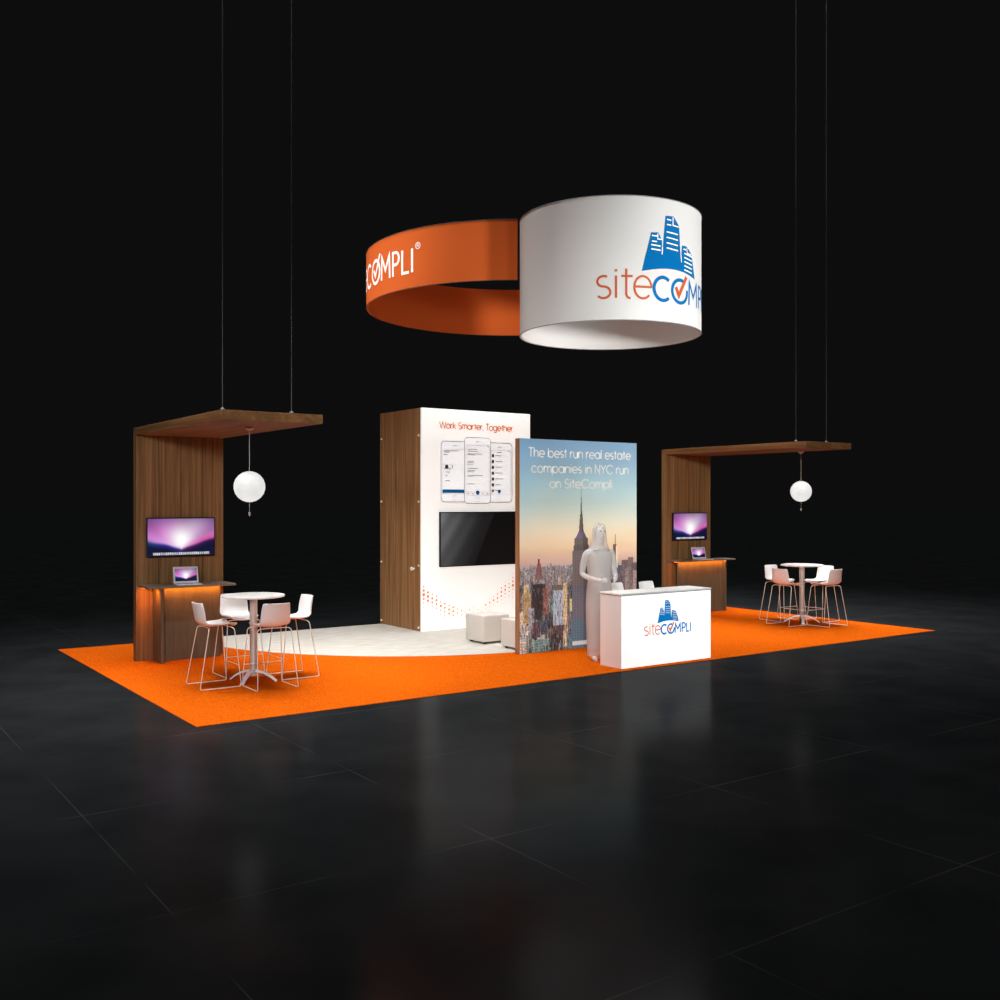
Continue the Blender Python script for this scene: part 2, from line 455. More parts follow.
def aurora(W_=160, H_=92, dock=True):
    rs = np.random.RandomState(3)
    v, u = np.meshgrid(np.linspace(0, 1, H_), np.linspace(0, 1, W_), indexing='ij')
    col = ramp(v, [(0, (112, 78, 140)), (.35, (190, 110, 190)), (.7, (214, 150, 220)), (1, (120, 60, 150))])
    ang = np.arctan2(u-.47, .82-v+.02)
    rays = .5+.5*np.sin(ang*7+1.2)*np.cos(ang*3.1-.4)
    col = col*(1-.5*rays[..., None]) + np.array([.93, .42, .78])*(.5*rays[..., None])*np.clip(1-np.abs(u-.25)*2.0, .3, 1)[..., None]
    grey = np.exp(-(((u-.72)/.26)**2+((v-.2)/.3)**2)); col = col*(1-.55*grey[..., None])+np.array([.76, .68, .78])*.55*grey[..., None]
    glow = np.exp(-(((u-.5)/(.15+.12*np.clip(1-v,0,1)))**2+((v-.58)/.42)**2)); col = col+(1-col)*np.clip(glow*1.05, 0, 1)[..., None]
    ridge = np.interp(u, [0, .1, .3, .45, .5, .62, .8, 1], [.60, .64, .71, .79, .83, .75, .63, .54])
    ridge = ridge+.008*np.sin(u*19)
    dark = 1/(1+np.exp(-(v-ridge)*60))
    mt = ramp(u, [(0, (22, 80, 130)), (.2, (40, 50, 150)), (.45, (60, 30, 130)), (.6, (90, 20, 90)), (.8, (70, 20, 90)), (1, (40, 14, 60))])
    fade = np.clip((v-ridge)*6.5, 0, 1)[..., None]
    mt = mt*(1-fade)+np.array([8, 14, 52])/255*fade
    pink = np.exp(-((v-ridge+.05)/.07)**2)*np.clip((u-.5)*3, 0, 1)
    col = col*(1-.8*pink[..., None])+np.array([.9, .3, .62])*.8*pink[..., None]
    col = col*(1-dark[..., None])+mt*dark[..., None]
    if dock:
        ic = (v > .905) & (v < .97) & (u > .08) & (u < .92) & ((u*W_) % 5.2 < 3.8)
        tone = .62+.38*rs.rand(H_, W_)
        col = np.where(ic[..., None], tone[..., None]*np.array([1, 1, 1]), col)
    return np.clip(col, 0, 1)

def painted_glare(W_=96, H_=56):  # diagonal glare painted into the screen's glow colour
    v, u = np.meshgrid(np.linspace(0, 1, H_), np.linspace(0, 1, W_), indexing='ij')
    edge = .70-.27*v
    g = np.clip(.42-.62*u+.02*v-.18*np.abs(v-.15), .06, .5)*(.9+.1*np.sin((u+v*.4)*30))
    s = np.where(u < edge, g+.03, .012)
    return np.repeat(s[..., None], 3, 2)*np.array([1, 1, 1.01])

def skyline(W_=300, H_=400):
    rs = np.random.RandomState(11)
    v, u = np.meshgrid(np.linspace(0, 1, H_), np.linspace(0, 1, W_), indexing='ij')
    sky = ramp(v, [(0, (128, 162, 190)), (.1, (146, 178, 198)), (.2, (168, 200, 206)), (.3, (198, 216, 208)), (.38, (226, 228, 206)),
                   (.45, (246, 226, 190)), (.53, (240, 206, 170)), (.58, (214, 184, 168)), (.62, (176, 164, 170)), (1, (120, 120, 130))])
    cl = smooth_noise(rs, H_, W_, 9, 3)*.6+smooth_noise(rs, H_, W_, 24, 5)*.4
    sky = sky+((cl-.5)*.07)[..., None]
    lb = np.exp(-(u/.14)**2)*np.clip(1-v*1.6, 0, 1); sky = sky*(1-.3*lb[..., None])+np.array([.42, .66, .82])*.3*lb[..., None]
    im = sky.copy()
    def rect(x0, x1, y0, y1, c, win=0, wc=None, var=.08, side=None):
        i0, i1 = max(0, int(x0*W_)), min(W_, int(math.ceil(x1*W_))); j0, j1 = max(0, int(y0*H_)), min(H_, int(math.ceil(y1*H_)))
        if i1 <= i0 or j1 <= j0: return
        c = np.array(c)/255.
        blk = np.ones((j1-j0, i1-i0, 3))*c + (rs.rand(j1-j0, i1-i0, 1)-.5)*var
        if side:
            k = max(1, (i1-i0)//3); blk[:, -k:] = np.array(side)/255.
        if win:
            jj, ii = np.meshgrid(np.arange(j0, j1), np.arange(i0, i1), indexing='ij')
            mk = ((jj % win) < win//2+.1) & ((ii % 3) < 2)
            lit = rs.rand(j1-j0, i1-i0) < .55
            wcc = np.array(wc if wc is not None else (30, 40, 50))/255.
            blk = np.where((mk & lit)[..., None], blk*.45+wcc*.55, blk)
        im[j0:j1, i0:i1] = np.clip(blk, 0, 1)
    # haze of low far blocks, then ever larger ones towards the bottom
    pal_far = [(150, 140, 148), (128, 124, 136), (168, 150, 148), (110, 104, 118), (186, 166, 156)]
    pal_mid = [(96, 92, 104), (120, 110, 108), (74, 82, 92), (150, 132, 120), (88, 74, 76), (128, 132, 140), (60, 70, 84)]
    pal_near = [(58, 76, 84), (40, 56, 66), (96, 112, 120), (70, 62, 62), (36, 44, 58), (124, 134, 138), (84, 96, 90), (48, 84, 92)]
    accents = [(204, 160, 104), (150, 74, 66), (214, 190, 130), (104, 160, 158), (226, 218, 208), (164, 180, 200)]
    base = ramp(v, [(.58, (160, 150, 154)), (.68, (120, 112, 116)), (.8, (88, 88, 94)), (1, (60, 72, 80))]) + ((smooth_noise(rs, H_, W_, 130, 110)-.5)*.35)[..., None]
    im = np.where((v > .605+.01*np.sin(u*40))[..., None], base, im)
    for i in range(1500):
        q = i/1500.; y = .600+.40*q**1.2; t = (y-.60)/.4
        x = rs.rand()*1.04-.02; w = (.006+.022*t)*(0.6+rs.rand()); hh = (.012+.055*t)*(.5+rs.rand()*1.2)
        pal = pal_far if t < .22 else (pal_mid if t < .55 else pal_near)
        c = np.array(pal[rs.randint(len(pal))], float)
        if rs.rand() < .08+.10*t: c = np.array(accents[rs.randint(len(accents))], float)
        hz = np.clip(1-t*3.2, 0, .75); c = c*(1-hz)+np.array([176, 162, 162])*hz
        c = tuple(int(k) for k in c*(.85+.3*rs.rand()))
        y0 = max(.588+.015*rs.rand(), y-hh*.6)
        rect(x, x+w, y0, y+hh+.03, c, win=3 if t < .5 else 4, wc=(accents[rs.randint(len(accents))] if rs.rand() < .25+.3*t else tuple(int(k*.6) for k in c)), side=tuple(int(k*.74) for k in c))
        if rs.rand() < .2: rect(x+w*.4, x+w*.55, y0-.012, y0, tuple(int(k*.8) for k in c))
    # bigger individual buildings on the left
    rect(.148, .158, .565, .60, (110, 50, 50)); rect(.132, .178, .605, .66, (160, 104, 96), 3, (90, 60, 60)); rect(.143, .168, .585, .63, (146, 86, 80))
    rect(.10, .205, .68, .845, (64, 54, 56), 0, None, .02); rect(.19, .235, .70, .86, (142, 62, 56), 4, (210, 150, 110)); rect(.225, .25, .66, .80, (170, 130, 128), 3)
    rect(.02, .09, .72, .86, (208, 168, 96), 4, (90, 60, 40)); rect(.035, .07, .68, .72, (226, 190, 120)); rect(.0, .03, .80, 1., (236, 214, 170), 5, (60, 50, 40))
    rect(.0, .055, .86, 1., (206, 204, 190), 5, (40, 40, 40)); rect(.07, .115, .79, .90, (168, 168, 178), 3, (80, 80, 96))
    rect(.25, .31, .74, .84, (88, 160, 152), 4, (30, 70, 70)); rect(.27, .355, .715, .88, (170, 190, 206), 4, (120, 140, 170)); rect(.28, .36, .69, .715, (120, 100, 80))
    rect(.355, .385, .68, .985, (238, 196, 128), 6, (196, 140, 70)); rect(.26, .355, .88, .93, (104, 74, 74)); rect(.24, .35, .92, 1., (70, 62, 64), 3)
    rect(.10, .24, .94, 1., (60, 132, 128), 5, (190, 220, 216)); rect(.14, .2, .915, .94, (150, 176, 178)); rect(.10, .17, .86, .93, (90, 60, 70), 3, (190, 90, 100))
    rect(.17, .23, .83, .92, (46, 66, 84), 3, (120, 150, 170)); rect(.39, .46, .80, .92, (90, 84, 104), 3, (190, 170, 120)); rect(.41, .425, .76, .82, (220, 200, 110))
    rect(.39, .47, .93, 1., (50, 96, 112), 4, (190, 210, 220))
    # clustered blocks on the right and the slim pale-edged tower
    for (a, b, c_, k) in ((.86, .92, .585, (120, 100, 100)), (.92, .965, .575, (138, 112, 106)), (.955, 1., .60, (116, 92, 94)), (.83, .87, .61, (104, 92, 98)), (.89, .93, .63, (160, 134, 126)), (.965, 1., .64, (186, 150, 134))):
        rect(a, b, c_, .8, k, 3, (70, 60, 66))
    rect(.800, .806, .455, .51, (120, 104, 96)); rect(.785, .812, .505, .66, (112, 92, 84)); rect(.812, .822, .515, .62, (252, 232, 190)); rect(.79, .83, .62, .72, (120, 106, 112), 3)
    g = np.random.RandomState(4).rand(H_, W_); g2 = smooth_noise(rs, H_, W_, 200, 150)
    low = v > .6
    im = np.where(low[..., None], np.clip(im*(.85+.3*g2[..., None])+(g[..., None]-.5)*.05, 0, 1), im)
    for k in range(1500):
        t = rs.rand(); yy = .62+.37*t; xx = rs.rand(); ww = .002+.007*t*rs.rand(); h2 = .008+.045*t*rs.rand()
        i0, i1 = int(xx*W_), max(int(xx*W_)+1, int((xx+ww)*W_)); j0, j1 = int(yy*H_), int(min(1, yy+h2)*H_)
        c = np.array([(30, 40, 48), (210, 200, 186), (56, 84, 92), (190, 130, 90), (24, 26, 34), (150, 170, 180)][rs.randint(6)])/255.
        im[j0:j1, i0:i1] = im[j0:j1, i0:i1]*.45+c*.55
    gy = im.mean(-1, keepdims=True); im = np.where(low[..., None], im*.66+gy*.34*np.array([.98, 1.0, 1.03]), im)
    # the tall stepped tower with a mast
    cx = .507
    def trap(y0, y1, w0, w1, c, stripes=True):
        j0, j1 = int(y0*H_), int(y1*H_)
        for j in range(j0, j1):
            t = (j-j0)/max(1, j1-j0); w = w0+(w1-w0)*t
            i0, i1 = int((cx-w/2)*W_), max(int((cx-w/2)*W_)+1, int((cx+w/2)*W_))
            for i in range(i0, min(W_, i1)):
                s = (i-i0)/max(1, i1-i0)
                base = np.array(c)/255.
                if stripes and (i % 4) < 2: base = base*.86
                if stripes and (j % 5) == 0: base = base*.92
                if s > .62: base = base*.84
                im[j, i] = np.clip(base+(rs.rand()-.5)*.04, 0, 1)
    trap(.235, .31, .004, .008, (110, 104, 100), False); trap(.31, .355, .010, .014, (92, 88, 84), False)
    trap(.355, .44, .022, .042, (104, 100, 90), False); trap(.44, .47, .05, .10, (122, 106, 140), False)
    trap(.47, .505, .115, .12, (124, 116, 110)); trap(.505, .53, .13, .13, (112, 104, 100))
    trap(.53, .70, .15, .155, (128, 118, 116)); trap(.70, .86, .155, .16, (116, 116, 126)); trap(.86, 1., .165, .175, (100, 124, 140))
    rect(.43, .64, .965, .985, (196, 208, 214), 0)
    return np.clip(im, 0, 1)

# ------------------------------------------------------------------ the setting
bm = mb()
s = 400
vs = [bm.verts.new(p) for p in ((-s, -s, 0), (s, -s, 0), (s, s, 0), (-s, s, 0))]; bm.faces.new(vs)
obj('floor', bm, M['floor'], kind='structure')

W, D = 12.35, 6.08
o = obj('carpet', rbox(0, W, 0, D, 0.0005, .006, bev=.0015), M['carpet'])
tag(o, 'bright orange rectangular carpet covering the whole exhibition stand on the dark tiled floor', 'carpet')
# pale half-disc of planks
bm = mb(); cx, cy, R = 5.95, 6.075, 4.08
pts = [(cx+R*math.cos(a), cy+R*math.sin(a)) for a in [PI+PI*i/96 for i in range(97)]]
lo = [bm.verts.new((x, y, .0065)) for x, y in pts]; hi = [bm.verts.new((x, y, .009)) for x, y in pts]
bm.faces.new(hi); bm.faces.new(lo[::-1])
for i in range(len(pts)):
    j = (i+1) % len(pts); bm.faces.new((lo[i], lo[j], hi[j], hi[i]))
o = obj('floor_inlay', bm, M['inlay'])
tag(o, 'pale half-round plank floor inlay curving across the orange carpet', 'floor covering')
Z0, Z1 = .006, .009    # tops of carpet and inlay

# ------------------------------------------------------------------ kiosks (wall, canopy, counter)
def kiosk(X0, Zt, Yc, cl, cr, cyf, pl, pr, leg, ld, label):
    w = 1.19; Yp = 4.29; t = .13
    k = empty('kiosk_stand', (X0, Yp, Z0), label=label, cat='display stand')
    def L(v): return v-X0
    H_ = Zt-Z0
    bm = rbox(.022, w-.022, 0.006, t-.006, 0, H_-.1)
    for sx in (.30, .60, .90): box(bm, sx-.003, sx+.003, 0.0035, .01, 0, H_-.1, mi=1)
    obj('wall_panel', bm, [M['walnut'], M['seam']], k)
    for sx in (0, w-.022): obj('edge_strip', rbox(sx, sx+.022, -.002, t, 0, H_-.1, bev=.002), M['walnut'], k)
    obj('canopy', rbox(0, w, Yc-Yp, t, H_-.1, H_, bev=.003), M['walnut_h'], k)
    ct = 1.03-Z0
    obj('counter_top', rbox(L(cl), L(cr), cyf-Yp, -.003, ct-.028, ct, bev=.003), M['grey_top'], k, label='grey counter top')
    obj('counter_panel', rbox(L(pl), L(pr), -.17, -.13, .0, ct-.03, bev=.002), M['taupe'], k, label='taupe counter front panel')
    obj('side_leg', rbox(leg-.02-X0, leg+.02-X0, -ld, -.003, 0, ct-.03, bev=.002), M['taupe'], k, label='taupe supporting side panel')
    obj('light_strip', rbox(.03, max(w-.03, L(pr)), -.182, -.172, ct-.040, ct-.0285), M['led'], k, label='glowing orange light strip under the counter top')
    return k

kiosk(.613, 3.13, 1.05, .64, 1.81, 3.80, (.84), 1.70, .85, .38,
      'left walnut kiosk wall with a canopy and grey counter, behind the nearer bar table')
kiosk(10.413, 3.13, 1.08, 10.44, 11.92, 3.92, 10.55, 11.80, 11.78, .24,
      'right walnut kiosk wall with canopy and grey counter, far right of the carpet')

# real light from the strips
def area(name, loc, size, rot, energy, color, sy=None):
    l = bpy.data.lights.new(name, 'AREA'); l.energy = energy; l.color = color; l.size = size
    if sy: l.shape = 'RECTANGLE'; l.size_y = sy
    o = bpy.data.objects.new(name, l); COL.objects.link(o); o.location = loc; o.rotation_euler = rot; return o
def spot(name, loc, tgt, energy, ang, blend=.6, r=.3, color=(1, 1, 1)):
    l = bpy.data.lights.new(name, 'SPOT'); l.energy = energy; l.color = color; l.spot_size = math.radians(ang)
    l.spot_blend = blend; l.shadow_soft_size = r
    o = bpy.data.objects.new(name, l); COL.objects.link(o); o.location = loc
    o.rotation_euler = (Vector(tgt)-Vector(loc)).to_track_quat('-Z', 'Y').to_euler(); return o

# ------------------------------------------------------------------ televisions and laptops
aur = aurora()
def wall_tv(x0, z0, w, h, y, img, m, label):
    t = empty('television', (x0, y, z0), label=label, cat='television')
    bm = rbox(0, w, -.045, -.004, 0, h, bev=.006); box(bm, w*.3, w*.7, -.004, 0.004, h*.25, h*.75)
    obj('housing', bm, M['black'], t)
    picture('screen', img, w-.03, h-.03, m, t, y=-.0475, x0=.015, z0=.015)
    return t
wall_tv(.735, 1.39, .935, .535, 4.284, aur, M['screen'], 'television with a purple and pink mountain wallpaper, on the left kiosk wall')
wall_tv(10.535, 1.395, .925, .53, 4.284, aur, M['screen'], 'television with a purple and pink mountain wallpaper, on the right kiosk wall')

def laptop(x, y, z, rz, label):
    t = empty('laptop', (x, y, z), rz, label=label, cat='laptop')
    b = obj('base', rbox(-.165, .165, -.23, 0, 0, .014, bev=.005), M['silver'], t)
    bm = mb()
    for r in range(5):
        for c in range(12): box(bm, -.14+c*.0235, -.14+c*.0235+.02, -.11+r*.019-.02, -.11+r*.019-.004, .0142, .0165)
    obj('keyboard', bm, M['keys'], b)
    obj('trackpad', rbox(-.05, .05, -.215, -.15, .0142, .0155), M['keys'], b)
    l = obj('lid', rbox(-.165, .165, -.006, .004, 0, .225, bev=.004), M['silver'], t, loc=(0, 0, .012))
    l.rotation_euler = (math.radians(-14), 0, 0)
    picture('screen', aurora(80, 50, dock=False), .286, .172, M['screen'], l, y=-.0075, x0=-.143, z0=.026)
    return t
laptop(1.21, 4.06, 1.031, math.radians(-6), 'open silver laptop on the left kiosk counter, below the television')
laptop(11.10, 4.10, 1.031, math.radians(-8), 'open silver laptop on the right kiosk counter, below the television')

# ------------------------------------------------------------------ pendants and cables
def pendant(x, y, ztop, zc, r, label):
    t = empty('pendant_lamp', (x, y, ztop), label=label, cat='lamp', group='round white pendant lamps under the canopies')
    d = zc-ztop
    bm = mb(); lathe(bm, [(0, -.001), (.055, -.001), (.055, -.02), (.02, -.045), (0, -.045)], 24); obj('ceiling_rose', bm, M['cord'], t, smooth=.6)
    obj('cord', tube(mb(), [(0, 0, -.04), (0, 0, d+r)], .0045, 8), M['cord'], t)
    bm = mb(); prof = []
    for i in range(61):
        a = PI*i/60; rr = r*(1-.008*(.5+.5*math.cos(i*PI/3)))
        prof.append((rr*math.sin(a) if 0 < i < 60 else 0, d+rr*math.cos(a)))
    lathe(bm, prof, 56); obj('globe_shade', bm, M['globe'], t, smooth=1.2)
    bm = mb(); tube(bm, [(0, 0, d-r), (0, 0, d-r-.12)], .003, 8)
    lathe(bm, [(0, d-r-.11), (.012, d-r-.12), (.014, d-r-.14), (.006, d-r-.165), (0, d-r-.17)], 12)
    obj('pull_tassel', bm, M['cord'], t, smooth=.8)
    return t
pendant(1.30, 2.0, 3.03, 2.32, .184, 'glowing white globe lamp hanging under the left kiosk canopy')
pendant(11.40, 1.96, 3.03, 2.32, .183, 'glowing white globe lamp hanging under the right kiosk canopy')
for (x, y, lb) in ((.66, 1.13, 'thin grey cable holding the outer corner of the left canopy, left one of its pair'),
                   (1.455, 1.13, 'thin grey cable holding the front of the left canopy, right one of its pair'),
                   (10.43, 1.30, 'thin grey cable rising from the right canopy, left one of its pair'),
                   (11.04, 1.16, 'thin grey cable rising from the right canopy, right one of its pair')):
    bm = tube(mb(), [(0, 0, 0.025), (0, 0, 9.5)], .0055, 8); lathe(bm, [(0, 0), (.03, 0), (.03, .012), (.012, .03), (0, .03)], 16)
    o = obj('suspension_cable', bm, M['cable'], loc=(x, y, 3.13)); tag(o, lb, 'cable', 'cables holding up the canopies')

# ------------------------------------------------------------------ bar tables and stools
def bar_table(x, y, label):
    t = empty('bar_table', (x, y, Z0), label=label, cat='table', group='round white bar tables')
    h = 1.03-Z0; r = .37
    bm = mb(); lathe(bm, [(0, h), (r-.012, h), (r-.003, h-.004), (r, h-.012), (r-.004, h-.022), (r-.02, h-.026), (0, h-.026)], 72)
    obj('table_top', bm, M['white'], t, smooth=.7)
    bm = mb(); lathe(bm, [(0, h-.027), (.11, h-.027), (.11, h-.034), (.045, h-.036), (.043, .12), (.05, .10), (.05, .06), (0, .06)], 40)
    obj('column', bm, M['alu'], t, smooth=.6)
    for k in range(4):
        a = math.radians(45+90*k+ (-3)); c, s_ = math.cos(a), math.sin(a)
        bm = mb(); prev = None; n = 12
        for i in range(n+1):
            u = i/n; rr = .03+.265*u; z = .10*math.cos(u*PI/2)**.8+.006 if i < n else .0; wd = .029-.004*u; th = .03-.012*u
            z = .105*(1-u**2)+.0
            ring = [bm.verts.new((rr*c-q*s_*wd, rr*s_+q*c*wd, z+zz)) for q, zz in ((-1, 0), (1, 0), (.8, th), (-.8, th))]
            if prev:
                for j in range(4): bm.faces.new((prev[j], prev[(j+1) % 4], ring[(j+1) % 4], ring[j]))
            else: bm.faces.new(ring)
            prev = ring
        bm.faces.new(prev[::-1])
        obj('base_arm', bm, M['base'], t, smooth=.9)
    return t

def stool_proto():
    t = empty('bar_stool', (0, 0, Z0))
    # one-piece moulded shell: profile from the seat's front lip to the top of the back (faces +Y)
    prof = [(.215, .690, .185), (.20, .712, .20), (.12, .718, .21), (.02, .708, .212), (-.08, .706, .212), (-.14, .718, .212), (-.18, .752, .211),
            (-.20, .80, .208), (-.212, .86, .203), (-.224, .92, .197), (-.234, .965, .190), (-.240, .98, .180)]
    nu = 14; grid = []
    bm = mb()
    def surf(i, q):
        y, z, w = prof[i]
        curl = (abs(q)**2.5)
        back = max(0, min(1, (z-.70)/.12))
        return Vector((q*w*.86, y+curl*.045*back, z+curl*.028*(1-back)))
    for sgn in (0, 1):
        g = []
        for i in range(len(prof)):
            a = prof[max(0, i-1)]; b = prof[min(len(prof)-1, i+1)]
            ty, tz = b[0]-a[0], b[1]-a[1]; l = math.hypot(ty, tz); ny, nz = -tz/l, ty/l   # underside / rear normal
            row = []
            for j in range(nu+1):
                q = -1+2*j/nu; p = surf(i, q)
                if sgn: p = p+Vector((0, ny, nz))*.011*(1 if nz < 0 or ny < 0 else -1)
                row.append(bm.verts.new(p))
            g.append(row)
        grid.append(g)
    A, B = grid; n = len(prof)
    for i in range(n-1):
        for j in range(nu):
            bm.faces.new((A[i][j], A[i][j+1], A[i+1][j+1], A[i+1][j])); bm.faces.new((B[i][j], B[i+1][j], B[i+1][j+1], B[i][j+1]))
    for j in range(nu):
        bm.faces.new((A[0][j], B[0][j], B[0][j+1], A[0][j+1])); bm.faces.new((A[n-1][j], A[n-1][j+1], B[n-1][j+1], B[n-1][j]))
    for i in range(n-1):
        bm.faces.new((A[i][0], A[i+1][0], B[i+1][0], B[i][0])); bm.faces.new((A[i][nu], B[i][nu], B[i+1][nu], B[i+1][nu]) if False else (A[i][nu], B[i][nu], B[i+1][nu], A[i+1][nu]))
    obj('seat_shell', bm, M['shell'], t, smooth=1.0)
    r = .0055; zt = .686
    for s_ in (-1, 1):
        pts = [(0, .13, zt), (s_*.17, .145, zt), (s_*.205, .165, zt-.02), (s_*.245, .235, r), (s_*.245, -.25, r), (s_*.205, -.135, zt-.02), (s_*.17, -.12, zt), (0, -.10, zt)]
        pts = fillet(pts, .03, 5)
        obj('side_frame', tube(mb(), pts, r, 8), M['wire'], t, smooth=1.2)
    obj('footrest', tube(mb(), [(-.228, .209, .25), (.228, .209, .25)], r, 8), M['wire'], t, smooth=1.2)
    return t

bar_table(1.37, 2.05, 'round white pedestal bar table nearer the camera, under the left globe lamp')
bar_table(11.45, 1.98, 'round white pedestal bar table at the far right end of the carpet')
st = stool_proto()
spots = [  # x, y, facing angle (0 = faces +Y)
    (.875, 2.00, -90, 'white bar stool left of the nearer bar table, in front of the kiosk counter', 'stools at the nearer bar table'),
    (1.395, 2.60, 180, 'white bar stool behind the nearer bar table, its front turned to the camera', 'stools at the nearer bar table'),
    (1.375, 1.56, 0, 'white bar stool in front of the nearer bar table, seen from behind', 'stools at the nearer bar table'),
    (1.885, 2.10, 90, 'white bar stool right of the nearer bar table, standing out against the dark', 'stools at the nearer bar table'),
    (10.97, 1.92, -90, 'white bar stool left of the far bar table, seen from behind', 'stools at the far bar table'),
    (11.45, 2.48, 180, 'white bar stool behind the far bar table, leftmost backrest of that group', 'stools at the far bar table'),
    (11.46, 1.47, 0, 'white bar stool in front of the far bar table, rightmost backrest of that group', 'stools at the far bar table'),
    (11.93, 1.98, 90, 'white bar stool right of the far bar table, its seat turned to the table column', 'stools at the far bar table'),
    (6.45, 1.07, 190, 'white bar stool behind the reception counter, left one, only its backrest showing', 'stools behind the reception counter'),
    (7.0, 1.02, 190, 'white bar stool behind the reception counter, right one, only its backrest showing', 'stools behind the reception counter'),
]
for i, (x, y, a, lb, gr) in enumerate(spots):
    o = st if i == 0 else copy_tree(st)
    o.location = (x, y, Z0); o.rotation_euler = (0, 0, math.radians(a)); tag(o, lb, 'bar stool', gr)

# ------------------------------------------------------------------ central tower
TX0, TX1, TY0, TY1, TZ = 5.285, 7.50, 4.716, 6.14, 3.68
tw = empty('display_tower', (TX0, TY0, Z1), label='tall square tower with walnut sides and a white graphic front, on the pale floor', cat='display tower')
tw_w, tw_d, tw_h = TX1-TX0, TY1-TY0, TZ-Z1
obj('core', rbox(.03, tw_w-.03, .04, tw_d-.03, 0, tw_h-.02), M['white'], tw)
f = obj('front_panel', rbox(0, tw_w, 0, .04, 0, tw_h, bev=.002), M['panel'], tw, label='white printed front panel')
def side(x0, x1):
    bm = rbox(x0, x1, .042, tw_d, 0, tw_h, bev=.002)
    for y in (.46, .87): box(bm, x0-.0005 if x0 < 1 else x1-.003, x0+.003 if x0 < 1 else x1+.0005, y-.0025, y+.0025, 0, tw_h, mi=1)
    return obj('side_panel', bm, [M['walnut_t'], M['seam']], tw, label='walnut side panel')
sl = side(0.0, .03); sr = side(tw_w-.03, tw_w)
for z in (.06, 1.08, 2.13, 3.22):
    for y in (.09, tw_d-.06):
        bm = mb(); lathe(bm, [(0, 0), (.018, 0), (.018, .014), (.012, .02), (0, .02)], 16)
        bmesh.ops.rotate(bm, verts=bm.verts, matrix=Matrix.Rotation(-PI/2, 3, 'Y'))
        obj('fixing', bm, M['wire'], sl, loc=(-.0005, y, z), smooth=.6)
bm = mb(); lathe(bm, [(0, 0), (.02, 0), (.015, .02), (.034, .035), (.036, .05), (.025, .062), (0, .065)], 20)
bmesh.ops.rotate(bm, verts=bm.verts, matrix=Matrix.Rotation(-PI/2, 3, 'Y'))
obj('door_knob', bm, M['wire'], sl, loc=(-.0005, .25, 1.02), smooth=.7)
obj('back_panel', rbox(.031, tw_w-.031, tw_d-.028, tw_d, 0, tw_h-.001), M['walnut_t'], tw)
# prints on the front (local x = world-TX0, z = world-Z1)
F = front(-TX0, 0, -Z1)
tx = text('Work Smarter, Together.', .145, .021, x=5.625, y=3.358, sp=.075, fit=1.52)
decal('headline_lettering', tx, F, M['ink_orange2'], f, .002)
def rrect(x0, x1, z0, z1, r, n=6):
    return ([(x1-r+r*math.cos(a), z1-r+r*math.sin(a)) for a in [PI/2*i/n for i in range(n+1)]] +
            [(x0+r+r*math.cos(a), z1-r+r*math.sin(a)) for a in [PI/2+PI/2*i/n for i in range(n+1)]] +
            [(x0+r+r*math.cos(a), z0+r+r*math.sin(a)) for a in [PI+PI/2*i/n for i in range(n+1)]] +
            [(x1-r+r*math.cos(a), z0+r+r*math.sin(a)) for a in [1.5*PI+PI/2*i/n for i in range(n+1)]])
def R4(x0, x1, z0, z1): return [(x0, z0), (x1, z0), (x1, z1), (x0, z1)]
def disc(x, z, r, n=20): return [(x+r*math.cos(2*PI*i/n), z+r*math.sin(2*PI*i/n)) for i in range(n)]
